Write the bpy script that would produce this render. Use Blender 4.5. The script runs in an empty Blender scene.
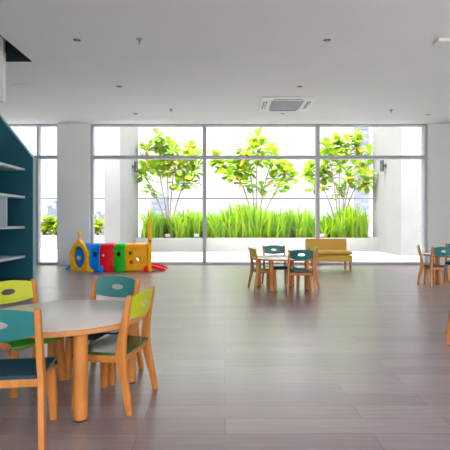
import bpy, bmesh, math, random
from mathutils import Vector, Matrix

scene = bpy.context.scene
COL = scene.collection
PI = math.pi
rnd = random.Random(7)

# ------------------------------------------------------------------ helpers
def lin(r, g, b):
    def f(c):
        c /= 255.0
        return c / 12.92 if c <= 0.04045 else ((c + 0.055) / 1.055) ** 2.4
    return (f(r), f(g), f(b), 1.0)


def mat(name, rgb, rough=0.5, var=0.06, scale=6.0, stretch=(1, 1, 1), bump=0.0, spec=0.5, metal=0.0, trans=0.0, coat=0.0):
    m = bpy.data.materials.new(name)
    m.use_nodes = True
    nt = m.node_tree
    b = nt.nodes['Principled BSDF']
    tc = nt.nodes.new('ShaderNodeTexCoord')
    mp = nt.nodes.new('ShaderNodeMapping')
    mp.inputs['Scale'].default_value = stretch
    nz = nt.nodes.new('ShaderNodeTexNoise')
    nz.inputs['Scale'].default_value = scale
    nz.inputs['Detail'].default_value = 4
    cr = nt.nodes.new('ShaderNodeValToRGB')
    c = lin(*rgb)
    cr.color_ramp.elements[0].position = 0.3
    cr.color_ramp.elements[1].position = 0.7
    cr.color_ramp.elements[0].color = [x * (1 - var) for x in c[:3]] + [1]
    cr.color_ramp.elements[1].color = [min(1, x * (1 + var)) for x in c[:3]] + [1]
    nt.links.new(tc.outputs['Object'], mp.inputs['Vector'])
    nt.links.new(mp.outputs['Vector'], nz.inputs['Vector'])
    nt.links.new(nz.outputs['Fac'], cr.inputs['Fac'])
    nt.links.new(cr.outputs['Color'], b.inputs['Base Color'])
    b.inputs['Roughness'].default_value = rough
    b.inputs['Specular IOR Level'].default_value = spec
    b.inputs['Metallic'].default_value = metal
    if coat:
        b.inputs['Coat Weight'].default_value = coat
        b.inputs['Coat Roughness'].default_value = 0.12
    if bump:
        bp = nt.nodes.new('ShaderNodeBump')
        bp.inputs['Strength'].default_value = bump
        bp.inputs['Distance'].default_value = 0.01
        nt.links.new(nz.outputs['Fac'], bp.inputs['Height'])
        nt.links.new(bp.outputs['Normal'], b.inputs['Normal'])
    if trans:
        tr = nt.nodes.new('ShaderNodeBsdfTranslucent')
        mx = nt.nodes.new('ShaderNodeMixShader')
        mx.inputs[0].default_value = trans
        nt.links.new(cr.outputs['Color'], tr.inputs['Color'])
        nt.links.new(b.outputs[0], mx.inputs[1])
        nt.links.new(tr.outputs[0], mx.inputs[2])
        nt.links.new(mx.outputs[0], nt.nodes['Material Output'].inputs['Surface'])
    return m


def emit_mat(name, rgb, strength):
    m = bpy.data.materials.new(name)
    m.use_nodes = True
    nt = m.node_tree
    nt.nodes.remove(nt.nodes['Principled BSDF'])
    e = nt.nodes.new('ShaderNodeEmission')
    e.inputs['Color'].default_value = lin(*rgb)
    e.inputs['Strength'].default_value = strength
    nt.links.new(e.outputs[0], nt.nodes['Material Output'].inputs['Surface'])
    return m


def glass_mat(name, tint=(1, 1, 1, 1), refl=1.0):
    m = bpy.data.materials.new(name)
    m.use_nodes = True
    nt = m.node_tree
    nt.nodes.remove(nt.nodes['Principled BSDF'])
    t = nt.nodes.new('ShaderNodeBsdfTransparent')
    t.inputs['Color'].default_value = tint
    g = nt.nodes.new('ShaderNodeBsdfGlossy')
    g.inputs['Roughness'].default_value = 0.0
    fr = nt.nodes.new('ShaderNodeFresnel')
    fr.inputs['IOR'].default_value = 1.45
    ml = nt.nodes.new('ShaderNodeMath')
    ml.operation = 'MULTIPLY'
    ml.inputs[1].default_value = refl
    mx = nt.nodes.new('ShaderNodeMixShader')
    nt.links.new(fr.outputs[0], ml.inputs[0])
    nt.links.new(ml.outputs[0], mx.inputs[0])
    nt.links.new(t.outputs[0], mx.inputs[1])
    nt.links.new(g.outputs[0], mx.inputs[2])
    nt.links.new(mx.outputs[0], nt.nodes['Material Output'].inputs['Surface'])
    return m


class MB:
    """collects shapes and links them as one mesh object"""
    def __init__(self):
        self.bm = bmesh.new()

    def add(self, verts, faces):
        vs = [self.bm.verts.new(v) for v in verts]
        for f in faces:
            try:
                self.bm.faces.new([vs[i] for i in f])
            except ValueError:
                pass
        return vs

    def box(self, x0, x1, y0, y1, z0, z1, bevel=0.0):
        t = bmesh.new()
        vs = [t.verts.new((x, y, z)) for x in (x0, x1) for y in (y0, y1) for z in (z0, z1)]
        for f in ((0, 1, 3, 2), (4, 6, 7, 5), (0, 4, 5, 1), (2, 3, 7, 6), (0, 2, 6, 4), (1, 5, 7, 3)):
            t.faces.new([vs[i] for i in f])
        if bevel:
            bmesh.ops.bevel(t, geom=t.edges[:], offset=bevel, segments=3, affect='EDGES', profile=0.6)
        self.merge(t)
        return self

    def merge(self, t, mtx=None):
        me = bpy.data.meshes.new('tmp')
        if mtx is not None:
            bmesh.ops.transform(t, matrix=mtx, verts=t.verts)
        bmesh.ops.recalc_face_normals(t, faces=t.faces)
        t.to_mesh(me)
        t.free()
        self.bm.from_mesh(me)
        bpy.data.meshes.remove(me)

    def prism(self, pts, fn, bevel=0.0):
        """pts 2D polygon; fn(u,v,k) -> 3D for k = 0, 1"""
        t = bmesh.new()
        a = [t.verts.new(fn(u, v, 0)) for u, v in pts]
        b = [t.verts.new(fn(u, v, 1)) for u, v in pts]
        n = len(pts)
        t.faces.new(a)
        t.faces.new(b[::-1])
        for i in range(n):
            j = (i + 1) % n
            t.faces.new((a[i], b[i], b[j], a[j]))
        bmesh.ops.recalc_face_normals(t, faces=t.faces)
        if bevel:
            es = [e for e in t.edges if len(e.link_faces) == 2 and e.calc_face_angle(0) > 0.6]
            bmesh.ops.bevel(t, geom=es, offset=bevel, segments=2, affect='EDGES', profile=0.6)
        self.merge(t)
        return self

    def ring_shape(self, outer, inner, fn, nr=3):
        """flat plate with a hole: outer and inner 2D loops of equal length; fn(u,v,k)"""
        t = bmesh.new()
        n = len(outer)
        sides = []
        for k in (0, 1):
            rings = []
            for r in range(nr + 1):
                f = r / nr
                rings.append([t.verts.new(fn(outer[i][0] * (1 - f) + inner[i][0] * f, outer[i][1] * (1 - f) + inner[i][1] * f, k)) for i in range(n)])
            sides.append(rings)
            for r in range(nr):
                for i in range(n):
                    j = (i + 1) % n
                    t.faces.new((rings[r][i], rings[r][j], rings[r + 1][j], rings[r + 1][i]))
        for r in (0, nr):
            for i in range(n):
                j = (i + 1) % n
                t.faces.new((sides[0][r][i], sides[0][r][j], sides[1][r][j], sides[1][r][i]))
        self.merge(t)
        return self

    def tube(self, path, radii, seg=10, cap=True):
        t = bmesh.new()
        path = [Vector(p) for p in path]
        if not hasattr(radii, '__len__'):
            radii = [radii] * len(path)
        prev = None
        rings = []
        for i, p in enumerate(path):
            d = (path[min(i + 1, len(path) - 1)] - path[max(i - 1, 0)]).normalized()
            if prev is None:
                a = Vector((1, 0, 0)) if abs(d.x) < 0.9 else Vector((0, 1, 0))
                u = d.cross(a).normalized()
            else:
                u = (prev - d * prev.dot(d)).normalized()
            prev = u
            w = d.cross(u)
            rings.append([t.verts.new(p + (u * math.cos(2 * PI * k / seg) + w * math.sin(2 * PI * k / seg)) * radii[i]) for k in range(seg)])
        for a, b in zip(rings, rings[1:]):
            for k in range(seg):
                l = (k + 1) % seg
                t.faces.new((a[k], a[l], b[l], b[k]))
        if cap:
            t.faces.new(rings[0][::-1])
            t.faces.new(rings[-1])
        self.merge(t)
        return self

    def lathe(self, prof, c=(0, 0, 0), seg=32):
        """prof list of (r, z); closed at both ends when r == 0"""
        t = bmesh.new()
        rings = []
        for r, z in prof:
            if r < 1e-6:
                rings.append([t.verts.new((c[0], c[1], c[2] + z))])
            else:
                rings.append([t.verts.new((c[0] + r * math.cos(2 * PI * k / seg), c[1] + r * math.sin(2 * PI * k / seg), c[2] + z)) for k in range(seg)])
        for a, b in zip(rings, rings[1:]):
            for k in range(seg):
                l = (k + 1) % seg
                if len(a) == 1 and len(b) == 1:
                    continue
                if len(a) == 1:
                    t.faces.new((a[0], b[l], b[k]))
                elif len(b) == 1:
                    t.faces.new((a[k], a[l], b[0]))
                else:
                    t.faces.new((a[k], a[l], b[l], b[k]))
        self.merge(t)
        return self

    def build(self, name, m, parent=None, smooth=35, loc=None):
        me = bpy.data.meshes.new(name)
        bmesh.ops.recalc_face_normals(self.bm, faces=self.bm.faces) if len(self.bm.faces) < 4000 else None
        self.bm.to_mesh(me)
        self.bm.free()
        me.materials.append(m)
        if smooth:
            me.polygons.foreach_set('use_smooth', [True] * len(me.polygons))
            me.set_sharp_from_angle(angle=math.radians(smooth))
        o = bpy.data.objects.new(name, me)
        COL.objects.link(o)
        if parent is not None:
            o.parent = parent
        if loc is not None:
            o.location = loc
        return o


def tag(o, label=None, cat=None, group=None, kind=None):
    if label: o['label'] = label
    if cat: o['category'] = cat
    if group: o['group'] = group
    if kind: o['kind'] = kind
    return o


def empty(name, loc=(0, 0, 0), rz=0.0):
    o = bpy.data.objects.new(name, None)
    o.empty_display_size = 0.1
    COL.objects.link(o)
    o.location = loc
    o.rotation_euler = (0, 0, rz)
    return o


def thing(name, label, cat, loc=(0, 0, 0), rz=0.0, group=None):
    return tag(empty(name, loc, rz), label, cat, group)


def struct(name, mb, m, parent=None, smooth=35):
    o = mb.build(name, m, parent, smooth)
    if parent is None:
        o['kind'] = 'structure'
    return o


def copy_tree(o, parent=None, remap=None):
    c = o.copy()
    COL.objects.link(c)
    if parent is not None:
        c.parent = parent
    if remap and c.type == 'MESH' and c.data.materials and c.data.materials[0] in remap:
        c.data = c.data.copy()
        c.data.materials[0] = remap[o.data.materials[0]]
    for ch in list(o.children):
        copy_tree(ch, c, remap)
    return c


def cut(o, cutters):
    """boolean holes: cutters are temporary mesh objects"""
    for k in cutters:
        md = o.modifiers.new('cut', 'BOOLEAN')
        md.operation = 'DIFFERENCE'
        md.object = k
        md.solver = 'EXACT'
    bpy.context.view_layer.update()
    dg = bpy.context.evaluated_depsgraph_get()
    me = bpy.data.meshes.new_from_object(o.evaluated_get(dg))
    o.modifiers.clear()
    o.data = me
    for k in cutters:
        bpy.data.objects.remove(k, do_unlink=True)


# ------------------------------------------------------------------ camera geometry
F = 450.0      # focal length in pixels
CZ = 1.10      # lens height
HY = 222.0     # horizon row


def at(px, py, Y):
    return Vector(((px - 225) / F * Y, Y, CZ + (HY - py) / F * Y))


cam = bpy.data.cameras.new('camera')
cam.sensor_width = 36
cam.lens = 36.0
cam.shift_y = -(225 - HY) / 450.0
cam.clip_end = 500
co = bpy.data.objects.new('camera', cam)
COL.objects.link(co)
co.location = (0, 0, CZ)
co.rotation_euler = (PI / 2, 0, 0)
scene.camera = co

# ------------------------------------------------------------------ materials
M = {}
M['ceiling'] = mat('ceiling_paint', (224, 224, 223), 0.9, 0.015, 2)
M['wall'] = mat('wall_paint', (226, 230, 226), 0.85, 0.02, 2)
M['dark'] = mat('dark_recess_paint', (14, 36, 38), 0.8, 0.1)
M['alu'] = mat('aluminium_frame', (168, 170, 177), 0.4, 0.04, 4)
M['rail'] = mat('grey_rail', (60, 62, 68), 0.5)
M['glass'] = glass_mat('window_glass', refl=0.2)
M['balglass'] = glass_mat('railing_glass', (0.96, 0.97, 0.98, 1), 0.8)
M['wood'] = mat('beech_wood', (184, 116, 48), 0.42, 0.16, 9, (3, 3, 0.6), 0.03)
M['edgewood'] = mat('beech_edge', (188, 124, 66), 0.45, 0.14, 14, (1, 1, 5))
M['tabletop'] = mat('white_laminate', (212, 210, 204), 0.3, 0.02, 3, spec=0.35)
M['teal'] = mat('teal_laminate', (22, 104, 105), 0.38, 0.06, 5)
M['lime'] = mat('lime_laminate', (176, 184, 6), 0.38, 0.05, 5)
M['tealseat'] = mat('dark_teal_seat', (3, 56, 72), 0.3, 0.06, 5, spec=0.3)
M['greenseat'] = mat('dark_green_seat', (34, 80, 38), 0.2, 0.06, 5, coat=0.1)
M['leafseat'] = mat('green_seat', (52, 142, 22), 0.22, 0.06, 5, coat=0.3)
M['cap'] = mat('dark_foot_cap', (52, 46, 42), 0.6)
M['case'] = mat('teal_board', (16, 86, 102), 0.5, 0.05, 4)
M['caseedge'] = mat('pale_blue_edge', (128, 168, 182), 0.5, 0.04, 4)
M['shelf'] = mat('pale_shelf', (186, 198, 204), 0.5, 0.03, 4)
M['must'] = mat('mustard_fabric', (206, 166, 72), 0.85, 0.1, 60, bump=0.15)
M['white'] = mat('white_plastic', (222, 222, 218), 0.45, 0.02)
M['grey'] = mat('grey_grille', (168, 174, 182), 0.5, 0.1, 40)
M['darkgrey'] = mat('dark_slot', (48, 46, 44), 0.6)
M['chrome'] = mat('brushed_metal', (150, 148, 144), 0.3, 0.05, metal=0.8)
M['lampgrey'] = mat('grey_lamp_body', (36, 39, 44), 0.6)
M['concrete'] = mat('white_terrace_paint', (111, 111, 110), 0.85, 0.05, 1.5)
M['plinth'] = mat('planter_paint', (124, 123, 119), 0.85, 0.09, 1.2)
M['terrace'] = mat('terrace_tile', (170, 170, 170), 0.7, 0.04, 1.2)
M['soil'] = mat('planter_soil', (70, 56, 40), 0.95, 0.3, 12, bump=0.5)
M['bark'] = mat('grey_bark', (112, 102, 98), 0.9, 0.2, 20)
M['py'] = mat('yellow_plastic', (255, 190, 4), 0.5, 0.03, spec=0.25)
M['pb'] = mat('blue_plastic', (2, 138, 240), 0.5, 0.03, spec=0.25)
M['pr'] = mat('red_plastic', (234, 4, 26), 0.5, 0.03, spec=0.25)
M['pg'] = mat('green_plastic', (10, 186, 24), 0.5, 0.03, spec=0.25)
M['po'] = mat('orange_yellow_plastic', (250, 172, 2), 0.5, 0.03, spec=0.25)
M['tower'] = mat('hazy_facade', (96, 99, 110), 0.9, 0.02)  # distance haze is put into the facade and window band colours
M['towerwin'] = mat('hazy_window_band', (78, 82, 96), 0.7, 0.03)


def leaf_mat(name, cols, rough=0.5, trans=0.45):
    """leaf colour varies per leaf through a stored random attribute"""
    m = bpy.data.materials.new(name)
    m.use_nodes = True
    nt = m.node_tree
    b = nt.nodes['Principled BSDF']
    a = nt.nodes.new('ShaderNodeAttribute')
    a.attribute_name = 'tone'
    cr = nt.nodes.new('ShaderNodeValToRGB')
    el = cr.color_ramp.elements
    el[0].color = lin(*cols[0]); el[0].position = 0
    el[1].color = lin(*cols[-1]); el[1].position = 1
    for i, c in enumerate(cols[1:-1]):
        e = el.new((i + 1) / (len(cols) - 1))
        e.color = lin(*c)
    nt.links.new(a.outputs['Fac'], cr.inputs['Fac'])
    nt.links.new(cr.outputs['Color'], b.inputs['Base Color'])
    b.inputs['Roughness'].default_value = rough
    b.inputs['Specular IOR Level'].default_value = 0.2
    tr = nt.nodes.new('ShaderNodeBsdfTranslucent')
    nt.links.new(cr.outputs['Color'], tr.inputs['Color'])
    mx = nt.nodes.new('ShaderNodeMixShader')
    mx.inputs[0].default_value = trans
    nt.links.new(b.outputs[0], mx.inputs[1])
    nt.links.new(tr.outputs[0], mx.inputs[2])
    nt.links.new(mx.outputs[0], nt.nodes['Material Output'].inputs['Surface'])
    return m


M['grass'] = leaf_mat('blade_leaf', [(48, 96, 6), (104, 154, 8), (148, 182, 12), (174, 198, 26)], 0.6)
M['leaf'] = leaf_mat('tree_leaf', [(106, 146, 36), (130, 164, 38), (148, 176, 42), (158, 180, 52), (186, 154, 52)], 0.6)
M['bush'] = leaf_mat('bush_leaf', [(84, 126, 6), (130, 152, 4), (156, 158, 4)], 0.6)


def floor_material():
    m = bpy.data.materials.new('vinyl_planks')
    m.use_nodes = True
    nt = m.node_tree
    b = nt.nodes['Principled BSDF']
    tc = nt.nodes.new('ShaderNodeTexCoord')
    br = nt.nodes.new('ShaderNodeTexBrick')
    br.offset = 0.37
    br.inputs['Scale'].default_value = 1.0
    br.inputs['Brick Width'].default_value = 1.22
    br.inputs['Row Height'].default_value = 0.18
    br.inputs['Mortar Size'].default_value = 0.0016
    br.inputs['Color1'].default_value = lin(127, 114, 115)
    br.inputs['Color2'].default_value = lin(147, 133, 134)
    br.inputs['Mortar'].default_value = lin(84, 76, 70)
    nt.links.new(tc.outputs['Object'], br.inputs['Vector'])
    mp = nt.nodes.new('ShaderNodeMapping')
    mp.inputs['Scale'].default_value = (1.4, 16, 1)
    nt.links.new(tc.outputs['Object'], mp.inputs['Vector'])
    nz = nt.nodes.new('ShaderNodeTexNoise')
    nz.inputs['Scale'].default_value = 2.2
    nz.inputs['Detail'].default_value = 6
    nz.inputs['Roughness'].default_value = 0.6
    nt.links.new(mp.outputs['Vector'], nz.inputs['Vector'])
    cr = nt.nodes.new('ShaderNodeValToRGB')
    cr.color_ramp.elements[0].position = 0.3
    cr.color_ramp.elements[1].position = 0.75
    cr.color_ramp.elements[0].color = (0.78, 0.77, 0.76, 1)
    cr.color_ramp.elements[1].color = (1.1, 1.1, 1.1, 1)
    nt.links.new(nz.outputs['Fac'], cr.inputs['Fac'])
    mx = nt.nodes.new('ShaderNodeMixRGB')
    mx.blend_type = 'MULTIPLY'
    mx.inputs[0].default_value = 1
    nt.links.new(br.outputs['Color'], mx.inputs[1])
    nt.links.new(cr.outputs['Color'], mx.inputs[2])
    nt.links.new(mx.outputs[0], b.inputs['Base Color'])
    b.inputs['Roughness'].default_value = 0.28
    b.inputs['Specular IOR Level'].default_value = 0.95
    bp = nt.nodes.new('ShaderNodeBump')
    bp.inputs['Strength'].default_value = 0.06
    bp.inputs['Distance'].default_value = 0.004
    nt.links.new(nz.outputs['Fac'], bp.inputs['Height'])
    nt.links.new(bp.outputs['Normal'], b.inputs['Normal'])
    return m


M['floor'] = floor_material()

# ------------------------------------------------------------------ room shell
XL, XR, YB, YW, H = -6.2, 7.2, -8.0, 11.5, 3.6
struct('floor', MB().box(XL, XR, YB, YW + 0.2, -0.12, 0), M['floor'])

HX0, HX1, HY0, HY1 = -5.4, -3.0, 3.2, 7.03     # opening in the ceiling
cb = MB()
cb.box(XL, XR, YB, HY0, H, H + 0.12)
cb.box(XL, XR, HY1, YW + 0.3, H, H + 0.12)
cb.box(XL, HX0, HY0, HY1, H, H + 0.12)
cb.box(HX1, XR, HY0, HY1, H, H + 0.12)
struct('ceiling', cb, M['ceiling'])
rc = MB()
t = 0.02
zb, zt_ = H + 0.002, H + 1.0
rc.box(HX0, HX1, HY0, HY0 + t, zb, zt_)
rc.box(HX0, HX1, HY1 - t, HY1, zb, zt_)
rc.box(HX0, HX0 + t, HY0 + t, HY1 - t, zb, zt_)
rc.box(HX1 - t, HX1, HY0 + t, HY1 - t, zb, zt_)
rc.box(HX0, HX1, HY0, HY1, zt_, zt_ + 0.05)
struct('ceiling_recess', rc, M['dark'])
struct('ceiling_bulkhead', MB().box(-4.3, -3.40, 6.9, 6.98, 2.95, H + 0.98), M['wall'])

struct('wall_left', MB().box(XL - 0.15, XL, YB, YW + 0.2, 0, H), M['wall'])
wr = MB()
wr.box(XR, XR + 0.15, YB, YW + 0.2, 0, 0.1)
wr.box(XR, XR + 0.15, YB, YW + 0.2, 3.5, H)
for y0, y1 in ((YB, -7.6), (-3.4, -3.0), (1.2, 1.6), (5.8, YW + 0.2)):
    wr.box(XR, XR + 0.15, y0, y1, 0.1, 3.5)
struct('wall_right', wr, M['wall'])
wb = MB()
wb.box(XL, XR, YB - 0.2, YB, 0, 0.1)
wb.box(XL, XR, YB - 0.2, YB, 3.5, H)
for x0, x1 in ((XL, -5.9), (-1.7, -1.3), (2.6, 3.0), (6.9, XR)):
    wb.box(x0, x1, YB - 0.2, YB, 0.1, 3.5)
struct('wall_back', wb, M['wall'])


def X(px):
    return (px - 225) / F * YW


wf = MB()
wf.box(X(427.5), XR, YW - 0.02, YW + 0.2, 0, H)
struct('wall_front', wf, M['wall'])
struct('wall_front_end', MB().box(XL, -5.99, YW - 0.02, YW + 0.2, 0, H), M['wall'])
struct('wall_column', MB().box(X(58.2), X(90.4), YW - 0.06, YW + 0.3, 0, H), M['wall'])

TZ = 2.76


def window(name, x0, x1, wl, wr, y=YW, sill=0.07, transom=TZ, z0=0.0, z1=H, head=0.04):
    fr = MB()
    d0, d1 = y, y + 0.17
    fr.box(x0, x0 + wl, d0, d1, z0, z1)
    fr.box(x1 - wr, x1, d0, d1, z0, z1)
    fr.box(x0 + wl, x1 - wr, d0, d1, z0, z0 + sill)
    fr.box(x0 + wl, x1 - wr, d0, d1, z1 - head, z1)
    if transom:
        fr.box(x0 + wl, x1 - wr, d0 + 0.005, d1, transom - 0.04, transom + 0.04)
    f = struct(name, fr, M['alu'])
    p = MB()
    a, b = x0 + wl - 0.01, x1 - wr + 0.01
    if transom:
        p.box(a, b, d1 - 0.06, d1 - 0.05, z0 + sill - 0.01, transom - 0.03)
        p.box(a, b, d1 - 0.06, d1 - 0.05, transom + 0.03, z1 - head + 0.01)
    else:
        p.box(a, b, d1 - 0.06, d1 - 0.05, z0 + sill - 0.01, z1 - head + 0.01)
    p.build('window_pane', M['glass'], f, smooth=0)
    return f


window('window_1', X(36.6), X(58.2), 0.045, 0.03)
window('window_2', X(90.4), X(204.4), 0.06, 0.045)
window('window_3', X(204.4), X(318), 0.045, 0.045)
window('window_4', X(318), X(427.5), 0.045, 0.075)
k = 0
for x0, x1 in ((-5.9, -1.7), (-1.3, 2.6), (3.0, 6.9)):  # unseen back windows, added to let daylight reach the room
    window('window_%d' % (5 + k), x0, x1, 0.06, 0.06, y=YB - 0.18, z0=0.1, z1=3.5, transom=2.6)
    k += 1
for y0, y1 in ((-7.6, -3.4), (-3.0, 1.2), (1.6, 5.8)):  # unseen right-hand windows, added to brighten ceiling and floor
    wo = window('window_%d' % (5 + k), y0, y1, 0.06, 0.06, y=0.0, z0=0.1, z1=3.5, transom=2.6)
    wo.rotation_euler = (0, 0, -PI / 2)
    wo.scale = (1, 1, 1)
    wo.location = (XR - 0.02, y0 + y1, 0)
    k += 1
# glazed door beside the narrow window
dx0, dx1 = -5.99, X(36.6)
df = MB()
df.box(dx0, dx0 + 0.06, YW, YW + 0.17, 0, H)
df.box(dx0 + 0.06, dx1, YW + 0.005, YW + 0.17, TZ - 0.04, TZ + 0.04)
df.box(dx0 + 0.06, dx1, YW, YW + 0.17, H - 0.04, H)
door = struct('door_1', df, M['alu'])
MB().box(dx0 + 0.05, dx1, YW + 0.11, YW + 0.12, TZ + 0.03, H - 0.03).build('window_pane', M['glass'], door, smooth=0)
lf = MB()
st = 0.155
lf.box(dx0 + 0.065, dx0 + 0.065 + st, YW + 0.04, YW + 0.1, 0.01, TZ - 0.045)
lf.box(dx1 - st, dx1 - 0.004, YW + 0.04, YW + 0.1, 0.01, TZ - 0.045)
lf.box(dx0 + 0.065 + st, dx1 - st, YW + 0.04, YW + 0.1, 0.01, 0.2)
lf.box(dx0 + 0.065 + st, dx1 - st, YW + 0.04, YW + 0.1, TZ - 0.14, TZ - 0.045)
leafo = lf.build('door_leaf', M['alu'], door)
MB().box(dx0 + 0.21, dx1 - st + 0.01, YW + 0.065, YW + 0.075, 0.19, TZ - 0.13).build('glass_panel', M['glass'], leafo, smooth=0)
for z in (0.86, 1.5):
    MB().tube([(dx1 - 0.075, YW + 0.04, z), (dx1 - 0.075, YW + 0.015, z)], 0.016, 12).build('lock', M['darkgrey'], leafo)

# ------------------------------------------------------------------ bookcase (house-shaped)
BY = 8.25
bc = thing('house_bookcase', 'tall teal house-shaped bookcase with pale shelves and a sloping gable at the left edge', 'bookcase', (-4.41, 6.9, 0))


def rel(o_loc, mb):
    bmesh.ops.translate(mb.bm, vec=-Vector(o_loc), verts=mb.bm.verts)
    return mb


def gable(y0, y1, nm):
    pts = [(-3.525, 0), (-3.525, 2.265), (-4.41, 3.38), (-5.295, 2.265), (-5.295, 0)]
    g = MB().prism(pts, lambda u, v, k: (u, y0 + (y1 - y0) * k, v))
    o = rel(bc.location, g).build(nm, M['case'], bc, smooth=0)
    # pale edging strip along the front edge and the slope
    e = MB()
    edge = [(-3.524, 0), (-3.524, 2.266), (-4.41, 3.382), (-4.41, 3.368), (-3.536, 2.262), (-3.536, 0)]
    edge = [(-3.512, 0), (-3.512, 2.270), (-4.41, 3.402), (-4.41, 3.381), (-3.5245, 2.2655), (-3.5245, 0)]
    e.prism(edge, lambda u, v, k: (u, y0 - 0.001 + (y1 - y0 + 0.002) * k, v))
    tag(rel(bc.location, e).build('edging', M['caseedge'], o, smooth=0), 'pale blue edge band')
    return o


gable(BY, BY + 0.1, 'gable_panel')
gable(5.3, 5.4, 'gable_panel')
rel(bc.location, MB().box(-4.43, -4.39, 5.4, BY, 0.0, 2.6)).build('back_panel', M['case'], bc, smooth=0)
rel(bc.location, MB().box(-4.39, -3.60, 5.4, BY, 0.0, 0.07)).build('plinth', M['case'], bc, smooth=0)
for zt in (2.08, 1.575, 1.025, 0.49):
    tag(rel(bc.location, MB().box(-4.39, -3.665, 5.402, BY - 0.002, zt - 0.045, zt, 0.003)).build('shelf', M['shelf'], bc), 'pale grey shelf board')
for yd in (7.55, 6.4):
    tag(rel(bc.location, MB().box(-4.39, -3.668, yd, yd + 0.035, 1.026, 1.529)).build('divider', M['shelf'], bc), 'pale grey upright divider')

# ------------------------------------------------------------------ children's chairs
def make_chair():
    root = empty('childrens_chair')
    OY = -0.19
    for s in (-1, 1):
        # rear leg and back post in one bent piece
        mid = [(0.0, 0.0, 0.030), (0.022, 0.12, 0.040), (0.048, 0.24, 0.052), (0.062, 0.33, 0.060), (0.055, 0.43, 0.050), (0.034, 0.56, 0.040), (0.010, 0.678, 0.030)]
        pts = [(y - w / 2, z) for y, z, w in mid] + [(y + w / 2, z) for y, z, w in mid[::-1]]

        def fn(u, v, k, s=s):
            xc = 0.208 - 0.023 * min(1, v / 0.45)
            return (s * (xc + (k - 0.5) * 0.03), u + OY, v)
        MB().prism(pts, fn, 0.006).build('rear_leg', M['wood'], root)
        # front leg
        fl = MB()
        n = 12
        t = bmesh.new()
        rings = []
        for z, hw, y in ((0.0, 0.021, 0.352), (0.15, 0.0245, 0.346), (0.296, 0.027, 0.336)):
            ring = []
            for q in range(20):
                a = 2 * PI * q / 20
                ca, sa = math.cos(a), math.sin(a)
                e = 0.45
                ring.append(t.verts.new((s * (0.167 + 0.014 * (1 - z / 0.3)) + hw * math.copysign(abs(ca) ** e, ca), y + OY + hw * math.copysign(abs(sa) ** e, sa), z)))
            rings.append(ring)
        for a, b in zip(rings, rings[1:]):
            for q in range(20):
                t.faces.new((a[q], a[(q + 1) % 20], b[(q + 1) % 20], b[q]))
        t.faces.new(rings[0][::-1]); t.faces.new(rings[-1])
        fl.merge(t)
        fl.build('front_leg', M['wood'], root)
    fr = MB()
    fr.box(-0.174, 0.174, 0.052 + OY, 0.076 + OY, 0.285, 0.328, 0.004)
    for s in (-1, 1):
        fr.prism([(0.07 + OY, 0.284), (0.07 + OY, 0.33), (0.356 + OY, 0.322), (0.356 + OY, 0.28)], lambda u, v, k, s=s: (s * (0.156 + 0.028 * k), u, v), 0.003)
    fr.box(-0.158, 0.158, 0.33 + OY, 0.351 + OY, 0.28, 0.318, 0.003)
    fr.build('seat_frame', M['wood'], root)
    # moulded seat with a waterfall front edge
    sm = MB()
    t = bmesh.new()
    nx, ny = 14, 20
    gr = {}
    for kk in (0, 1):
        for i in range(nx + 1):
            for j in range(ny + 1):
                u = -1 + 2 * i / nx
                w = j / ny
                hw = 0.168 + 0.028 * min(1, w * 4)
                x = u * hw
                corner = 0.02 * max(0, abs(u) - 0.75) / 0.25
                y = 0.035 + w * (0.362 - corner * (1 if w > .9 else 0))
                z = 0.348 - 0.012 * math.sin(PI * min(1, w / 0.9)) * (1 - u * u * 0.8)
                if w > 0.82:
                    q = (w - 0.82) / 0.18
                    z -= 0.034 * q * q
                    y -= 0.012 * q * q
                gr[kk, i, j] = t.verts.new((x, y + OY, z - 0.017 * kk))
    for kk in (0, 1):
        for i in range(nx):
            for j in range(ny):
                t.faces.new((gr[kk, i, j], gr[kk, i + 1, j], gr[kk, i + 1, j + 1], gr[kk, i, j + 1]))
    for i in range(nx):
        for j in (0, ny):
            t.faces.new((gr[0, i, j], gr[0, i + 1, j], gr[1, i + 1, j], gr[1, i, j]))
    for j in range(ny):
        for i in (0, nx):
            t.faces.new((gr[0, i, j], gr[0, i, j + 1], gr[1, i, j + 1], gr[1, i, j]))
    sm.merge(t)
    sm.build('seat', M['tealseat'], root, smooth=50)
    # curved backrest with an oval finger hole
    outer, inner = [], []
    hwid = 0.174
    ends, mid_ = 0.056, 0.078

    def hh(u):
        return ends + (mid_ - ends) * (1 - (abs(u) / hwid) ** 2.2)
    top = [-hwid + 2 * hwid * i / 28 for i in range(29)]
    loop = [(u, hh(u)) for u in top] + [(hwid, ends * (1 - 2 * i / 8)) for i in range(1, 8)]
    loop += [(u, -hh(u)) for u in top[::-1]] + [(-hwid, -ends * (1 - 2 * i / 8)) for i in range(1, 8)]
    for (u, v) in loop:
        outer.append((u, v))
        a = math.atan2(v / mid_, u / hwid)
        inner.append((0.054 * math.cos(a), 0.021 * math.sin(a)))

    def fb(u, v, k):
        y = 0.022 - v * 0.19 - 0.028 * (1 - (u / hwid) ** 2) + 0.013 * (k - 0.5)
        return (u, y + OY, 0.605 + v)
    MB().ring_shape(outer, inner, fb, 4).build('backrest', M['teal'], root, smooth=40)
    return root


chair_proto = make_chair()
used = [False]


def place_chair(rear, facing, label, group, back='teal', seat='tealseat'):
    f = Vector(facing).normalized()
    loc = Vector((rear[0], rear[1])) + f * 0.19
    o = copy_tree(chair_proto, None, {M['teal']: M[back], M['tealseat']: M[seat]})
    o.location = (loc.x, loc.y, 0)
    o.rotation_euler = (0, 0, math.atan2(-f.x, f.y))
    tag(o, label, 'chair', group)
    return o


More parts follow.
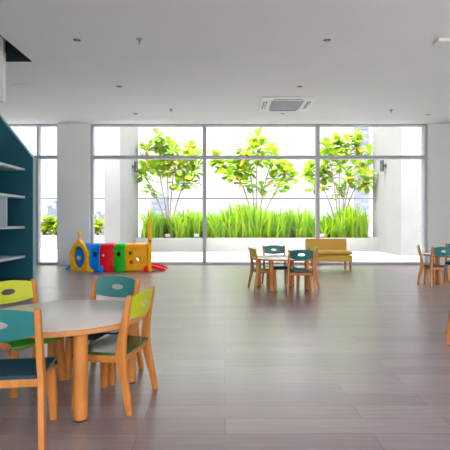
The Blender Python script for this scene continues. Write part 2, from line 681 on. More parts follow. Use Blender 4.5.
GN, GM, GR = 'chairs round the near table', 'chairs round the middle table', 'chairs round the table by the right edge'
place_chair((-1.092, 2.15), (-0.13, 0.99), 'nearest teal-backed wooden child chair, its back to us, cut by the left edge', GN)
place_chair((-0.50, 2.762), (-0.98, 0.2), 'lime-backed wooden child chair with dark green seat, right side of the near table', GN, 'lime', 'greenseat')
place_chair((-0.825, 3.44), (-0.316, -0.95), 'teal-backed wooden child chair on the far side of the near table, facing us', GN)
place_chair((-1.532, 3.18), (0.84, -0.545), 'lime-backed wooden child chair with bright green seat, in front of the bookcase', GN, 'lime', 'leafseat')
place_chair((0.43, 7.33), (0.98, 0.18), 'lime-backed wooden child chair seen side on, left of the middle table', GM, 'lime', 'greenseat')
place_chair((0.87, 8.03), (0.10, -0.995), 'teal-backed wooden child chair on the window side of the middle table, facing us', GM)
place_chair((1.153, 6.79), (0.06, 1.0), 'teal-backed wooden child chair with its back to us, in front of the middle table', GM)
place_chair((1.50, 7.57), (-0.98, -0.18), 'lime-backed wooden child chair between the middle table and the mustard sofa', GM, 'lime', 'greenseat')
place_chair((3.48, 8.11), (0.919, -0.395), 'wooden child chair in exact profile, leftmost at the table by the right edge', GR, 'lime', 'greenseat')
place_chair((3.70, 7.60), (0.05, 1.0), 'teal-backed wooden child chair with its back to us, at the table by the right edge', GR)
place_chair((4.52, 8.77), (-0.45, -0.89), 'teal-backed wooden child chair facing us behind the table by the right edge', GR)
place_chair((2.085, 4.225), (0.9, -0.44), 'wooden child chair cut by the right edge, only its bent rear leg showing', None, 'teal', 'tealseat')
for ch in list(chair_proto.children):
    bpy.data.objects.remove(ch, do_unlink=True)
bpy.data.objects.remove(chair_proto, do_unlink=True)

# ------------------------------------------------------------------ round tables
def make_table():
    root = empty('round_table')
    R, T = 0.508, 0.52
    MB().lathe([(0, T - 0.028), (R - 0.012, T - 0.028), (R - 0.012, T - 0.002), (R - 0.016, T), (0, T)], seg=96).build('tabletop', M['tabletop'], root)
    MB().lathe([(R - 0.0125, T - 0.03), (R - 0.003, T - 0.03), (R, T - 0.027), (R, T - 0.005), (R - 0.003, T - 0.0015), (R - 0.0125, T - 0.0015), (R - 0.0125, T - 0.03)], seg=96).build('edge_band', M['edgewood'], root)
    for q in range(4):
        a = q * PI / 2
        x, y = 0.43 * math.cos(a), 0.43 * math.sin(a)
        l = MB().lathe([(0, 0.012), (0.034, 0.012), (0.039, 0.018), (0.039, T - 0.03), (0, T - 0.03)], (x, y, 0), 32).build('leg', M['wood'], root)
        MB().lathe([(0, 0), (0.033, 0), (0.033, 0.0125), (0, 0.0125)], (x, y, 0), 24).build('foot_cap', M['cap'], l)
    return root


tb = make_table()
tb.location = (-1.018, 2.865, 0)
tb.rotation_euler = (0, 0, math.atan2(2.49 - 2.865, -0.795 + 1.015))
tag(tb, 'round white-topped wooden child table in the left foreground', 'table', 'round tables')
t2 = copy_tree(tb)
t2.location = (0.943, 7.435, 0)
t2.rotation_euler = (0, 0, math.atan2(7.07 - 7.435, 0.727 - 0.943))
tag(t2, 'round white-topped wooden child table in front of the mustard sofa', 'table')
t3 = copy_tree(tb)
t3.location = (4.13, 8.15, 0)
t3.rotation_euler = (0, 0, 0.5)
tag(t3, 'round white-topped wooden child table cut by the right edge', 'table')

# ------------------------------------------------------------------ sofa
sf = thing('sofa', 'small mustard yellow fabric sofa on wooden legs by the window', 'sofa', (2.36, 10.25, 0))
sb = MB().box(-0.47, 0.47, -0.27, 0.22, 0.216, 0.355, 0.015)
sb.build('base', M['must'], sf)
sc = MB()
t = bmesh.new()
# seat cushion: pillow section, pinched at the ends
nx, ny = 24, 14
gr = {}
for s in (0, 1):
    for i in range(nx + 1):
        for j in range(ny + 1):
            u, v = -1 + 2 * i / nx, -1 + 2 * j / ny
            th = 0.052 * (1 - abs(u) ** 8) ** 0.5 * (1 - abs(v) ** 6) ** 0.5
            gr[s, i, j] = t.verts.new((0.495 * u, -0.03 + 0.27 * v, 0.408 + (th if s else -th)))
for s in (0, 1):
    for i in range(nx):
        for j in range(ny):
            t.faces.new((gr[s, i, j], gr[s, i + 1, j], gr[s, i + 1, j + 1], gr[s, i, j + 1]))
bmesh.ops.remove_doubles(t, verts=t.verts, dist=1e-5)
sc.merge(t)
sc.build('seat_cushion', M['must'], sf, smooth=60)
bk = MB().box(-0.475, 0.475, -0.06, 0.08, 0.0, 0.49, 0.035)
bmesh.ops.rotate(bk.bm, cent=(0, 0, 0), matrix=Matrix.Rotation(math.radians(-8), 3, 'X'), verts=bk.bm.verts)
bmesh.ops.translate(bk.bm, vec=(0, 0.225, 0.225), verts=bk.bm.verts)
bk.build('backrest', M['must'], sf)
for x in (-0.43, 0.43):
    for y in (-0.24, 0.2):
        MB().tube([(x, y, 0), (x, y, 0.218)], [0.021, 0.027], 14).build('leg', M['wood'], sf)

# ------------------------------------------------------------------ play tunnel
tn = thing('play_tunnel', 'colourful plastic crawl tunnel of blue, red, green and yellow sections below the window', 'play tunnel', (-2.5, 10.35, 0))
TO = Vector(tn.location)


def arch(w, h, n=28):
    pts = [(-w, 0.015)]
    zs = h - 0.75 * w
    for q in range(n + 1):
        a = PI - PI * q / n
        ca, sa = math.cos(a), math.sin(a)
        pts.append((w * math.copysign(abs(ca) ** 0.62, ca), zs + (h - zs) * abs(sa) ** 0.72))
    pts.append((w, 0.015))
    return pts


def section(name, frames, m, th=0.022):
    """frames: list of (centre xy, across xy unit, half width, height)"""
    t = bmesh.new()
    L = []
    for (c, r, w, h) in frames:
        o_ = [t.verts.new((c[0] + r[0] * u, c[1] + r[1] * u, v)) for u, v in arch(w, h)]
        i_ = [t.verts.new((c[0] + r[0] * u, c[1] + r[1] * u, v)) for u, v in arch(w - th, h - th)]
        L.append((o_, i_))
    n = len(L[0][0])
    for (a, ai), (b, bi) in zip(L, L[1:]):
        for k in range(n - 1):
            t.faces.new((a[k], a[k + 1], b[k + 1], b[k]))
            t.faces.new((ai[k], bi[k], bi[k + 1], ai[k + 1]))
        for k in (0, n - 1):
            t.faces.new((a[k], b[k], bi[k], ai[k]))
    for (a, ai) in (L[0], L[-1]):
        for k in range(n - 1):
            t.faces.new((a[k], ai[k], ai[k + 1], a[k + 1]))
    mb = MB()
    mb.merge(t)
    rel(TO, mb)
    return mb.build(name, m, tn, smooth=40)


def hole(p, r, d, length=0.3):
    """temporary cutter cylinder at world point p along direction d"""
    d = Vector(d).normalized()
    p = Vector(p) - TO
    mb = MB().tube([p - d * length / 2, p + d * length / 2], r, 24)
    return mb.build('cutter', M['py'], tn, smooth=0)


W, HT = 0.31, 0.615
CY = 10.36
fd = Vector((0.84, -0.54)).normalized()            # across the flared left frame (towards the near corner)
fn_ = Vector((-fd.y, fd.x))                        # pointing into the tunnel
fc = Vector((-3.30, 10.21))
ax = (0.0, -1.0)


def seg(x0, x1, bul=0.012):
    return [((x0, CY), ax, W - 0.008, HT - 0.008), ((x0 + 0.03, CY), ax, W + bul * 0.5, HT + bul * 0.5), ((x1 - 0.03, CY), ax, W + bul * 0.5, HT + bul * 0.5), ((x1, CY), ax, W - 0.008, HT - 0.008)]


bx = -2.80
bl = section('blue_section', [(fc + fn_ * 0.03, fd, W, HT - 0.02), (fc + fn_ * 0.09, fd, W + 0.006, HT), ((bx - 0.06, CY + 0.0), Vector((0.12, -0.99)).normalized(), W + 0.006, HT + 0.004), ((bx, CY), ax, W - 0.008, HT - 0.008)], M['pb'])
cut(bl, [hole((*(at(93.6, 254.5, 10.03).xy), at(93.6, 254.5, 10.03).z), 0.055, (0.2, 1, 0), 0.3),
         hole((-3.405, 10.475, 0.262), 0.05, (0.3, -1, 0), 0.3)])
rd = section('red_section', seg(bx, -2.485), M['pr'])
gn = section('green_section', seg(-2.485, -2.235), M['pg'])
p = at(118.6, 254.2, CY - W)
cut(gn, [hole((p.x, CY, p.z), 0.05, (0, 1, 0), 1.0)])
yl = section('yellow_section', seg(-2.235, -1.745), M['po'])
cut(yl, [hole((at(q[0], q[1], CY - W).x, CY, at(q[0], q[1], CY - W).z), 0.048, (0, 1, 0), 1.0) for q in ((130.6, 253.3), (131.6, 262.2), (138.6, 258.8))])
sp = at(103.4, 255.3, CY - W)
mb = MB()
star = []  # highlight on the red section, modelled as a white star
for q in range(10):
    a = PI / 2 + q * PI / 5
    star.append(((0.034 if q % 2 == 0 else 0.016) * math.cos(a), (0.034 if q % 2 == 0 else 0.016) * math.sin(a)))
mb.prism(star, lambda u, v, k: (sp.x + u, CY - W - 0.008 - 0.006 * k, sp.z + v))
tag(rel(TO, mb).build('star_highlight', M['white'], rd, smooth=0), 'small white star-shaped highlight')


def foot(x, y, m, parent, sgn=-1, w=0.075):
    """flared foot lump at the bottom of a section seam"""
    mb = MB()
    pr = [(0.0, 0.0), (0.075, 0.0), (0.075, 0.03), (0.05, 0.055), (0.03, 0.1), (0.0, 0.13)]
    mb.prism(pr, lambda u, v, k: (x + (k - 0.5) * 2 * w * (1 - v * 2.2), y + sgn * u, v), 0.012)
    return rel(TO, mb).build('foot', m, parent)


for s, yy in ((-1, CY - W), (1, CY + W)):
    foot(bx + 0.02, yy, M['pb'], bl, s)
    foot(-2.535, yy, M['pr'], rd, s, 0.06)
    foot(-2.32, yy, M['pg'], gn, s, 0.09)


def portal(c, d, nn, thick, top, name, spire):
    """pointed-arch end panel with an oval opening and a finial on top"""
    N = 64
    outer, inner = [], []
    w = 0.285

    def edge(v):
        if v < 0.36:
            return w - 0.02 * (0.36 - v)
        q = (v - 0.36) / (0.70 - 0.36)
        q = min(1, q)
        return w * (1 - q ** 1.7) * 0.9 + 0.1 * w * (1 - q) + 0.022
    side = [(edge(v), v) for v in [0.0 + 0.36 * i / 8 for i in range(8)]] + [(edge(0.36 + 0.34 * i / 16), 0.36 + 0.34 * i / 16) for i in range(17)]
    left = [(-u, v) for u, v in side[::-1]]
    bottom = [(-w + 2 * w * i / 15, 0.0) for i in range(1, 15)]
    loop = side + left + bottom
    for u, v in loop:
        outer.append((u, v))
        a = math.atan2((v - 0.30) * 0.8, u)
        inner.append((0.213 * math.cos(a), 0.305 + 0.25 * math.sin(a)))
    mb = MB()
    mb.ring_shape(outer, inner, lambda u, v, k: (c[0] + d[0] * u + nn[0] * thick * (k - 0.5), c[1] + d[1] * u + nn[1] * thick * (k - 0.5), v), 2)
    pan = rel(TO, mb).build(name, M['py'], tn, smooth=30)
    if spire:
        prof = [(0.0, 0.66), (0.05, 0.66), (0.046, 0.8), (0.042, 0.95), (0.034, 1.1), (0.022, 1.19), (0.0, 1.215)]
    else:
        prof = [(0.0, 0.67), (0.036, 0.67), (0.026, 0.72), (0.02, 0.77), (0.028, 0.8), (0.042, 0.83), (0.043, 0.86), (0.03, 0.895), (0.0, 0.905)]
    fm = MB().lathe(prof, (c[0], c[1], 0), 20)
    rel(TO, fm).build('finial', M['py'], pan)
    return pan


pl = portal(fc, fd, fn_, 0.07, 0.9, 'end_panel', False)
nr = fc + fd * 0.34
mb = MB().prism([(0.0, 0.0), (0.16, 0.0), (0.155, 0.03), (0.09, 0.05), (0.06, 0.11), (0.0, 0.13)], lambda u, v, k: (nr.x - 0.05 + u, nr.y + 0.02 - 0.1 * k, v), 0.012)
rel(TO, mb).build('foot', M['py'], pl)
fl_ = fc - fd * 0.34
mb = MB().prism([(0.0, 0.0), (0.11, 0.0), (0.11, 0.03), (0.06, 0.05), (0.04, 0.1), (0.0, 0.13)], lambda u, v, k: (fl_.x + 0.02 - u, fl_.y + 0.07 - 0.13 * k, v), 0.012)
rel(TO, mb).build('foot', M['pb'], bl)
rc_ = (-1.715, 10.27)
pr_ = portal(rc_, Vector((0.166, -0.986)), Vector((0.986, 0.166)), 0.07, 1.2, 'end_panel', True)
q = at(151.4, 241.3, 10.2)
mb = MB().tube([(q.x - 0.06, q.y, q.z), (q.x, q.y, q.z)], 0.024, 14)
tag(rel(TO, mb).build('knob', M['pr'], pr_), 'small red knob')
mb = MB().prism([(0.0, 0.0), (0.11, 0.0), (0.10, 0.06), (0.085, 0.13), (0.03, 0.13), (0.0, 0.06)], lambda u, v, k: (-1.80 + u, 9.90 + 0.09 * k, v), 0.012)
rel(TO, mb).build('foot', M['pr'], pr_)
# red ramp running out of the right end
t = bmesh.new()
sec = []
for i in range(9):
    f = i / 8
    x = -1.69 + 0.35 * f
    z = 0.10 * (1 - f) ** 0.8 + 0.012
    sec.append([t.verts.new((x, 10.05 + 0.02 * f, z + 0.035)), t.verts.new((x, 10.075 + 0.02 * f, z)), t.verts.new((x, 10.45, z)), t.verts.new((x, 10.475, z + 0.035)),
                t.verts.new((x, 10.49, max(0.0, z - 0.045 - 0.0))), t.verts.new((x, 10.035 + 0.02 * f, max(0.0, z - 0.045)))])
for a, b in zip(sec, sec[1:]):
    for k in range(6):
        t.faces.new((a[k], a[(k + 1) % 6], b[(k + 1) % 6], b[k]))
t.faces.new(sec[0]); t.faces.new(sec[-1][::-1])
mb = MB(); mb.merge(t)
tag(rel(TO, mb).build('ramp', M['pr'], tn), 'red ramp at the right end')

# ------------------------------------------------------------------ ceiling fittings
def ceil_pt(px, py):
    Y = F * (H - CZ) / (HY - py)
    return ((px - 225) / F * Y, Y)


ac = thing('air_conditioner', 'white square ceiling cassette air conditioner with a grey grille', 'air conditioner', (1.28, 9.52, H))
pn = MB().box(-0.55, 0.55, -0.55, 0.55, -0.035, -0.002, 0.012)
pan = pn.build('panel', M['white'], ac)
MB().box(-0.33, 0.33, -0.36, 0.36, -0.043, -0.034, 0.004).build('grille', M['grey'], ac)
gs = MB()
for i in range(13):
    y = -0.33 + i * 0.055
    gs.box(-0.32, 0.32, y - 0.012, y + 0.012, -0.05, -0.043)
gs.build('grille_slats', M['grey'], ac)
for sx, sy in ((0, -1), (0, 1), (-1, 0), (1, 0)):
    m = M['darkgrey']
    if sx == 0:
        MB().box(-0.29, 0.29, sy * 0.45 - 0.03, sy * 0.45 + 0.03, -0.0365, -0.033).build('air_slot', m, ac)
        v = MB().box(-0.28, 0.28, -0.012, 0.012, -0.003, 0.003)
        bmesh.ops.rotate(v.bm, cent=(0, 0, 0), matrix=Matrix.Rotation(sy * 0.35, 3, 'X'), verts=v.bm.verts)
        bmesh.ops.translate(v.bm, vec=(0, sy * 0.45, -0.045), verts=v.bm.verts)
    else:
        MB().box(sx * 0.45 - 0.035, sx * 0.45 + 0.035, -0.29, 0.29, -0.0365, -0.033).build('air_slot', m, ac)
        v = MB().box(-0.018, 0.018, -0.28, 0.28, -0.004, 0.004)
        bmesh.ops.rotate(v.bm, cent=(0, 0, 0), matrix=Matrix.Rotation(-sx * 0.5, 3, 'Y'), verts=v.bm.verts)
        bmesh.ops.translate(v.bm, vec=(sx * 0.45, 0, -0.045), verts=v.bm.verts)
    v.build('louvre', M['white'], ac)


def downlight(label):
    o = empty('downlight')
    MB().lathe([(0.052, 0), (0.075, -0.001), (0.078, -0.006), (0.06, -0.012), (0.05, -0.008), (0.052, 0)], seg=28).build('trim_ring', M['white'], o)
    MB().lathe([(0, -0.003), (0.051, -0.003), (0.051, -0.0005), (0, -0.0005)], seg=24).build('reflector', M['darkgrey'], o)
    b = MB().lathe([(0, -0.02), (0.014, -0.018), (0.024, -0.006), (0.024, -0.003), (0, -0.003)], seg=16)
    b.build('bulb', M['chrome'], o)
    return o


dl = downlight('')
dls = [((-2.03, 6.17), 'recessed round downlight in the ceiling, leftmost of the row nearest us'),
       ((1.40, 6.17), 'recessed round downlight in the ceiling, right of middle in the row nearest us'),
       ((-1.95, 8.28), 'recessed round downlight in the ceiling, left of the air conditioner'),
       ((1.38, 8.29), 'recessed round downlight in the ceiling right in front of the air conditioner'),
       ((-2.06, 10.36), 'small recessed downlight close to the window head above the left terrace column'),
       ((1.335, 10.36), 'recessed round downlight in the ceiling between air conditioner and window'),
       ((4.72, 10.46), 'small recessed downlight close to the window head beside the right wall')]
for i, ((x, y), lb) in enumerate(dls):
    o = dl if i == 0 else copy_tree(dl)
    o.location = (x, y, H)
    tag(o, lb, 'ceiling light', 'recessed downlights')

sk = empty('sprinkler')
MB().lathe([(0, -0.006), (0.045, -0.006), (0.05, 0), (0, 0)], seg=24).build('escutcheon', M['chrome'], sk)
MB().lathe([(0, -0.05), (0.012, -0.05), (0.016, -0.03), (0.016, -0.006), (0, -0.006)], seg=16).build('body', M['chrome'], sk)
MB().lathe([(0, -0.066), (0.012, -0.066), (0.008, -0.05), (0, -0.05)], seg=16).build('deflector', M['chrome'], sk)
for i, ((x, y), lb) in enumerate([((-1.17, 6.15), 'metal fire sprinkler head hanging from the ceiling nearest us'),
                                  ((-1.2, 9.98), 'metal fire sprinkler head above the left large window pane'),
                                  ((3.7, 10.03), 'metal fire sprinkler head above the right large window pane')]):
    o = sk if i == 0 else copy_tree(sk)
    o.location = (x, y, H)
    tag(o, lb, 'sprinkler', 'ceiling sprinklers')
spk = thing('ceiling_speaker', 'flush round white ceiling speaker above the bookcase', 'speaker', (-3.76, 8.27, H))
MB().lathe([(0.1, 0), (0.12, 0), (0.12, -0.008), (0.112, -0.012), (0.1, -0.012), (0.1, 0)], seg=36).build('rim', M['white'], spk)
MB().lathe([(0, -0.008), (0.1, -0.008), (0.1, -0.001), (0, -0.001)], seg=36).build('mesh_grille', M['ceiling'], spk)
el = thing('ceiling_panel', 'white rectangular ceiling fitting cut by the right edge of the picture', 'ceiling fitting', (3.35, 6.18, H))
MB().box(-0.46, 0.46, -0.09, 0.09, -0.05, -0.001, 0.006).build('housing', M['white'], el)
MB().box(-0.43, 0.43, -0.065, 0.065, -0.053, -0.049, 0.001).build('diffuser', M['white'], el)

# ------------------------------------------------------------------ terrace
tf = MB()
tf.box(-14, 20, YW + 0.2, 21, -0.12, -0.005)
tf.box(XR + 0.15, 20, -20, YW + 0.2, -0.12, -0.005)  # unseen paving beside and behind the room, added to bounce sunlight inside
tf.box(XL, XR + 0.15, -20, YB - 0.2, -0.12, -0.005)
struct('terrace_floor', tf, M['terrace'])
PT = 0.51
PY = 16.7


def planter(name, x0, x1, y0, y1, top, label):
    r = thing(name, label, 'planter', ((x0 + x1) / 2, (y0 + y1) / 2, 0))
    hx, hy = (x1 - x0) / 2, (y1 - y0) / 2
    w = MB()
    w.box(-hx, hx, -hy, -hy + 0.14, -0.004, top, 0.006)
    w.box(-hx, hx, hy - 0.14, hy, -0.004, top, 0.006)
    w.box(-hx, -hx + 0.14, -hy + 0.14, hy - 0.14, -0.004, top)
    w.box(hx - 0.14, hx, -hy + 0.14, hy - 0.14, -0.004, top)
    w.build('planter_wall', M['plinth'], r)
    MB().box(-hx + 0.14, hx - 0.14, -hy + 0.14, hy - 0.14, 0.0, top - 0.08).build('soil', M['soil'], r)
    return r


planter('planter', -3.34, 5.76, PY, 18.6, PT, 'long low white planter wall below the tall grass')
planter('planter', -9.5, -3.9, 18.4, 20.0, 0.54, 'low white planter set back behind the narrow left windows')

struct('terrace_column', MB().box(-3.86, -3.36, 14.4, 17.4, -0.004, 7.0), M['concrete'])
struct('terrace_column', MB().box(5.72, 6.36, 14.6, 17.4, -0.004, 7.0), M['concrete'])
struct('terrace_roof', MB().box(XL, XR, YW - 0.05, YW + 0.5, H + 0.13, H + 0.6), M['wall'])


def wall_lamp(x, s, label, y):
    o = thing('wall_lamp', label, 'wall lamp', (x + s * 0.14, y, 3.1))
    MB().lathe([(0, -0.19), (0.062, -0.19), (0.066, -0.185), (0.066, 0.185), (0.062, 0.19), (0, 0.19)], seg=24).build('lamp_body', M['lampgrey'], o)
    b = MB().box(-s * 0.137 - 0.012, -s * 0.137 + 0.012, -0.06, 0.06, -0.06, 0.06, 0.004)
    b.box(min(0, -s * 0.13), max(0, -s * 0.13), -0.03, 0.03, -0.035, 0.035)
    b.build('bracket', M['lampgrey'], o)
    return o


wall_lamp(-3.36, 1, 'grey cylinder wall lamp on the left white terrace column', 16.3)
wall_lamp(5.72, -1, 'grey cylinder wall lamp on the right white terrace column', 16.0)

bal = thing('glass_balustrade', 'frameless glass railing with a thin grey handrail behind the planters', 'railing', (0, 20.2, 0))
MB().box(-12, 14, -0.006, 0.006, 0.0, 2.14).build('glass_panel', M['balglass'], bal, smooth=0)
MB().box(-12, 14, -0.025, 0.025, 2.13, 2.18).build('handrail', M['rail'], bal)

# little pale garden lights along the planter edge
gl = empty('garden_spotlight')
MB().box(-0.09, 0.09, -0.05, 0.05, 0.03, 0.15, 0.012).build('lamp_head', M['plinth'], gl)
MB().box(-0.03, 0.03, -0.03, 0.03, 0.0, 0.032).build('mount', M['lampgrey'], gl)
for i, (px, lb) in enumerate(((167.7, 'small pale garden spotlight on the planter edge, right of the left terrace column'),
                              (196.6, 'small pale garden spotlight on the planter edge, just left of a window mullion'),
                              (322, 'small pale garden spotlight on the planter edge above the mustard sofa'))):
    o = gl if i == 0 else copy_tree(gl)
    o.location = ((px - 225) / F * (PY + 0.07), PY + 0.07, PT)
    tag(o, lb, 'garden light', 'planter spotlights')


# ------------------------------------------------------------------ plants
class Leaves:
    def __init__(self):
        self.v, self.f, self.t = [], [], []

    def blade(self, base, az, length, width, lean, droop, tone, n=7):
        """long strap leaf that arches over"""
        d = Vector((math.cos(az), math.sin(az), 0))
        side = Vector((-math.sin(az), math.cos(az), 0))
        p = Vector(base)
        ang = lean
        i0 = len(self.v)
        for k in range(n + 1):
            f = k / n
            w = width * (0.55 + 0.9 * f if f < 0.4 else 0.91 * (1 - ((f - 0.4) / 0.6) ** 1.8)) + 0.001
            self.v.append(p - side * w / 2)
            self.v.append(p + side * w / 2)
            p = p + (d * math.sin(ang) + Vector((0, 0, 1)) * math.cos(ang)) * (length / n)
            ang += droop * (0.3 + f) / n
        for k in range(n):
            a = i0 + 2 * k
            self.f.append((a, a + 1, a + 3, a + 2))
            self.t.append(tone)

    def leaf(self, base, direction, length, width, tone, curl=0.3):
        """broad obovate leaf with a folded midrib"""
        d = Vector(direction).normalized()
        up = Vector((0, 0, 1))
        side = d.cross(up)
        if side.length < 1e-3:
            side = Vector((1, 0, 0))
        side.normalize()
        nrm = side.cross(d).normalized()
        i0 = len(self.v)
        prof = [(0, 0.03), (0.2, 0.3), (0.45, 0.72), (0.7, 1.0), (0.88, 0.8), (1.0, 0.12)]
        for s, w in prof:
            c = Vector(base) + d * length * s - nrm * curl * length * s * s
            hw = width * w / 2
            self.v += [c - side * hw + nrm * hw * 0.25, c, c + side * hw + nrm * hw * 0.25]
        for k in range(len(prof) - 1):
            a = i0 + 3 * k
            self.f += [(a, a + 1, a + 4, a + 3), (a + 1, a + 2, a + 5, a + 4)]
            self.t += [tone, tone]

    def build(self, name, m, parent=None, org=(0, 0, 0)):
        me = bpy.data.meshes.new(name)
        o0 = Vector(org)
        me.from_pydata([tuple(Vector(v) - o0) for v in self.v], [], self.f)
        at_ = me.attributes.new('tone', 'FLOAT', 'FACE')
        at_.data.foreach_set('value', self.t)
        me.polygons.foreach_set('use_smooth', [True] * len(me.polygons))
        me.materials.append(m)
        o = bpy.data.objects.new(name, me)
        COL.objects.link(o)
        if parent is not None:
            o.parent = parent
        return o


g = Leaves()
for i in range(620):
    x = rnd.uniform(-3.2, 5.5)
    y = rnd.uniform(PY + 0.22, 18.35)
    hscale = 0.85 + 0.25 * math.sin(x * 2.1) * math.sin(x * 0.9 + 1) + rnd.uniform(-0.08, 0.12)
    clump_tone = rnd.uniform(0.25, 0.75)
    for j in range(rnd.randint(7, 11)):
        az = rnd.uniform(0, 2 * PI)
        L = rnd.uniform(0.8, 1.6) * hscale
        if y < 17.9 and ((x > 4.7 and math.cos(az) > 0) or (x < -2.3 and math.cos(az) < 0)):
            az = PI - az
        g.blade((x + rnd.uniform(-.06, .06), y + rnd.uniform(-.06, .06), PT - 0.085), az, L, rnd.uniform(0.045, 0.075), rnd.uniform(0.03, 0.4), rnd.uniform(0.3, 2.3), min(1, max(0, clump_tone + rnd.uniform(-.3, .3))))
gro = g.build('grass', M['grass'])
tag(gro, 'tall bright green strap-leaved grass filling the long planter', 'grass', kind='stuff')


def tree(px, base_y, Y, clusters, stems, label):
    b = at(px, base_y, Y)
    base = Vector((b.x, Y, PT - 0.085))
    r = thing('terrace_tree', label, 'tree', base, 0, 'trees in the planter')
    lv = Leaves()
    nodes = []
    for (cx, cy) in clusters:
        c = at(cx, cy, Y)
        c.y += rnd.uniform(-0.75, 0.75)
        nodes.append(c)
    # main stems then twigs to the clusters
    sp = []
    st_all = []
    for (sx, sy) in stems:
        e = at(sx, sy, Y)
        e.y += rnd.uniform(-0.4, 0.4)
        pts = []
        for k in range(7):
            f = k / 6
            p = base.lerp(e, f)
            p.x += (e.x - base.x) * 0.12 * math.sin(PI * f) * (-1)
            pts.append(p - base)
        MB().tube(pts, [0.03 - 0.013 * k / 6 for k in range(7)], 8).build('stem', M['bark'], r)
        st_all.append([p + base for p in pts])
    tw = MB()
    for c in nodes:
        best = min((p for s in st_all for p in s[3:]), key=lambda p: (p - c).length + (0.6 if p.z > c.z else 0))
        m_ = best.lerp(c, 0.5) + Vector((0, 0, -0.04))
        tw.tube([best - base, m_ - base, c - base], [0.013, 0.010, 0.007], 6)
        for q in range(rnd.randint(17, 24)):
            az = rnd.uniform(0, 2 * PI)
            elv = rnd.uniform(-0.55, 1.2)
            d = Vector((math.cos(az) * math.cos(elv), math.sin(az) * math.cos(elv), math.sin(elv)))
            tone = rnd.random() ** 1.2 * 0.85
            if rnd.random() < 0.05:
                tone = 1.0
            L = rnd.uniform(0.28, 0.46)
            tip = c + d * (L + 0.05)
            if (max(tip.x, c.x) > 5.67 or min(tip.x, c.x) < -3.32) and min(tip.y, c.y) < 17.5:
                continue
            lv.leaf(c + d * 0.03 + Vector((0, 0, rnd.uniform(-.06, .06))), d, L, L * rnd.uniform(0.5, 0.62), tone, rnd.uniform(0.1, 0.4))
    tw.build('twigs', M['bark'], r)
    lv.build('foliage', M['leaf'], r, base)
    return r


tree(169, 222, 17.6,
     [(159, 139), (156, 147), (163, 148), (171, 147), (175, 153), (187, 148), (193, 150), (148, 153), (152, 160), (159, 160), (166, 158), (173, 163), (181, 163), (189, 159), (194, 163), (142, 170), (147, 167), (155, 170), (163, 170), (170, 172), (178, 172), (186, 172), (193, 174), (145, 178), (184, 181), (178, 186), (191, 184), (197, 168), (149, 190)],
     [(150, 186), (160, 172), (168, 165), (174, 172), (186, 176)],
     'multi-stemmed broad-leaved terrace tree just right of the left column')
tree(256, 222, 17.6,
     [(256, 140), (253, 148), (261, 149), (246, 151), (271, 150), (274, 156), (218, 162), (222, 167), (230, 166), (236, 163), (242, 160), (250, 160), (256, 165), (264, 160), (240, 171), (247, 172), (235, 174), (230, 178), (226, 172), (284, 166), (289, 170), (292, 178), (277, 171), (275, 178), (283, 175), (287, 183), (240, 180), (246, 186), (262, 190), (276, 190), (270, 168)],
     [(238, 172), (250, 168), (257, 165), (268, 172), (283, 178), (243, 186)],
     'multi-stemmed broad-leaved terrace tree in the middle window bay')
tree(339, 222, 17.6,
     [(356, 136), (350, 142), (359, 146), (343, 145), (336, 140), (331, 146), (323, 150), (328, 155), (337, 153), (345, 153), (353, 154), (362, 154), (367, 158), (309, 170), (308, 177), (311, 188), (320, 165), (328, 164), (336, 165), (345, 166), (355, 166), (364, 168), (370, 174), (362, 178), (323, 176), (333, 178), (343, 186), (348, 180), (370, 182), (364, 186), (326, 186), (342, 193)],
     [(318, 182), (330, 170), (338, 165), (346, 168), (358, 180), (350, 172)],
     'multi-stemmed broad-leaved terrace tree beside the right white column')


def bush(px, top, Y, label, n=60, spread=0.36):
    b = at(px, 236, Y)
    base = Vector((b.x, Y, 0.46))
    r = thing('leafy_shrub', label, 'shrub', base, 0, 'shrubs in the set-back planter')
    hgt = at(px, top, Y).z - base.z
    lv = Leaves()
    st = MB()
    for q in range(9):
        az = rnd.uniform(0, 2 * PI)
        rr = rnd.uniform(0.05, spread)
        tip = base + Vector((math.cos(az) * rr, math.sin(az) * rr, hgt * rnd.uniform(0.5, 0.95)))
        st.tube([(0, 0, 0), (tip - base) * 0.5 + Vector((0, 0, 0.05)), tip - base], [0.012, 0.01, 0.006], 6)
        for k in range(n // 3):
            a2 = rnd.uniform(0, 2 * PI)
            el_ = rnd.uniform(-0.4, 1.2)
            d = Vector((math.cos(a2) * math.cos(el_), math.sin(a2) * math.cos(el_), math.sin(el_)))
            L = rnd.uniform(0.16, 0.26)
            c = base.lerp(tip, rnd.uniform(0.35, 1.0))
            lv.leaf(c + d * 0.03, d, L, L * 0.6, rnd.random(), 0.2)
    st.build('stems', M['bark'], r)
    lv.build('foliage', M['bush'], r, base)


bush(44, 220, 19.1, 'yellow-green leafy shrub at the left side of the narrow window')
bush(50, 214, 19.2, 'yellow-green leafy shrub, tallest one in the narrow left window')
bush(56, 220, 19.1, 'yellow-green leafy shrub at the right side of the narrow window')
bush(98, 217, 19.1, 'yellow-green leafy shrub between the wall column and the left terrace column')

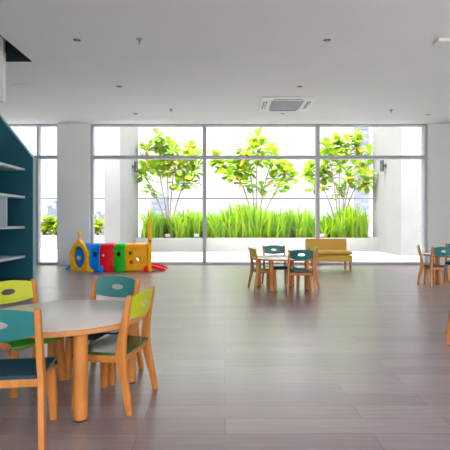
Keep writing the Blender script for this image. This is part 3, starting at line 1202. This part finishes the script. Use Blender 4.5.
# ------------------------------------------------------------------ skyline
def tower(px0, px1, top, Y, label, floors, base_y=300, wmat='tower'):
    a, b = at(px0, top, Y), at(px1, base_y, Y)
    z1, z0 = a.z, b.z
    dpt = max(6, (b.x - a.x))
    r = thing('distant_tower', label, 'building', ((a.x + b.x) / 2, Y + dpt / 2, z0), 0, 'hazy towers on the skyline')
    hx, hy, hh = (b.x - a.x) / 2, dpt / 2, z1 - z0
    MB().box(-hx, hx, -hy, hy, 0, hh).build('facade', M['tower'], r, smooth=0)
    MB().box(-hx * 0.5, hx * 0.3, -hy * 0.5, hy * 0.5, hh, hh + hh * 0.03).build('roof_plant', M['towerwin'], r, smooth=0)
    for i in range(floors):
        z = hh * (0.08 + 0.9 * i / floors)
        MB().box(-hx * 0.86, hx * 0.86, -hy - 0.12, -hy + 0.05, z, z + hh * 0.9 / floors * 0.45).build('window_band', M['towerwin'], r, smooth=0)
    return r


tower(43, 48, 208, 130, 'faint pale tower low on the skyline, seen left in the narrow window', 10)
tower(50, 56, 203, 150, 'faint pale tower seen at the right in the narrow window', 12)
tower(93, 99, 214, 140, 'faint pale tower beside the wall column above the shrub', 10)
tower(151, 166, 196, 150, 'faint pale tower block behind the stems of the left terrace tree', 16)
tower(361, 369, 60, 110, 'tall faint lavender tower behind the right terrace tree', 30)
tower(417, 424, 90, 90, 'tall pale tower in the gap right of the right terrace column', 24)

# ------------------------------------------------------------------ light
SKY_H, SKY_M, SKY_Z = 0.41, 1.75, 3.0
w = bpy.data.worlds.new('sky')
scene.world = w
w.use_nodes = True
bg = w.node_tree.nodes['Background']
# overcast sky: bright overhead, paler towards the horizon
wt = w.node_tree
tcw = wt.nodes.new('ShaderNodeTexCoord')
sx = wt.nodes.new('ShaderNodeSeparateXYZ')
rmp = wt.nodes.new('ShaderNodeValToRGB')
el_ = rmp.color_ramp.elements
SKY = [(0.0, 0.16), (0.5, SKY_H), (0.6, SKY_H * 1.1), (0.7, SKY_M), (1.0, SKY_Z)]
SMAX = max(v for _, v in SKY)
el_[0].position, el_[1].position = 0.0, 1.0
for p_, v_ in SKY[1:-1]:
    el_.new(p_)
for e_, (p_, v_) in zip(sorted(el_, key=lambda e: e.position), SKY):
    e_.color = (v_ / SMAX * 0.975, v_ / SMAX * 0.988, v_ / SMAX, 1)
hm = wt.nodes.new('ShaderNodeMath')
hm.operation = 'MULTIPLY_ADD'
hm.inputs[1].default_value = 0.5
hm.inputs[2].default_value = 0.5
wt.links.new(tcw.outputs['Generated'], sx.inputs[0])
wt.links.new(sx.outputs['Z'], hm.inputs[0])
wt.links.new(hm.outputs[0], rmp.inputs['Fac'])
wt.links.new(rmp.outputs['Color'], bg.inputs['Color'])
# sky behind the camera, towards the sun, brightened to light front-facing surfaces
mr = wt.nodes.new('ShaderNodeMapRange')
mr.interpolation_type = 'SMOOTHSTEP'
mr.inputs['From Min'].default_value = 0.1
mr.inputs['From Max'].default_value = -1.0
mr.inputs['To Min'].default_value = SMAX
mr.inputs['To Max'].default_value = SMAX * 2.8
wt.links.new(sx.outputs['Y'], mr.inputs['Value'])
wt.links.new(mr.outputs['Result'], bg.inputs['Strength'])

sun = bpy.data.lights.new('sun', 'SUN')
sun.energy = 2.6
sun.angle = math.radians(6)
sun.color = (1.0, 0.985, 0.96)
so = bpy.data.objects.new('sun', sun)
COL.objects.link(so)
so.rotation_euler = (math.radians(29), 0, math.radians(-55))

# unseen ceiling lights behind the camera: a reflected pair, the rest added for brightness
lampm = emit_mat('lit_diffuser', (250, 250, 255), 24.0)
cl = empty('unseen_panel_light')
MB().box(-0.62, 0.62, -0.32, 0.32, -0.06, -0.001, 0.006).build('housing', M['white'], cl)
MB().box(-0.58, 0.58, -0.28, 0.28, -0.064, -0.06).build('diffuser', lampm, cl)
n = 0
for y in (-6.4, -4.2):
    for x in (-2.2, 0.96, 3.7):
        o = cl if n == 0 else copy_tree(cl)
        o.location = (x, y, H)
        tag(o, 'lit rectangular ceiling light in the unseen room behind the viewer', 'ceiling light', 'unseen panel lights behind the viewer')
        n += 1

# ------------------------------------------------------------------ colour management
vs = scene.view_settings
scene.display_settings.display_device = 'sRGB'
vs.view_transform = 'Standard'
vs.look = 'None'
vs.exposure = 1.66
vs.gamma = 1.0
vs.use_curve_mapping = False
scene.cycles.use_denoising = True
scene.cycles.max_bounces = 10
scene.cycles.diffuse_bounces = 6
scene.cycles.transparent_max_bounces = 16
scene.cycles.sample_clamp_indirect = 6.0
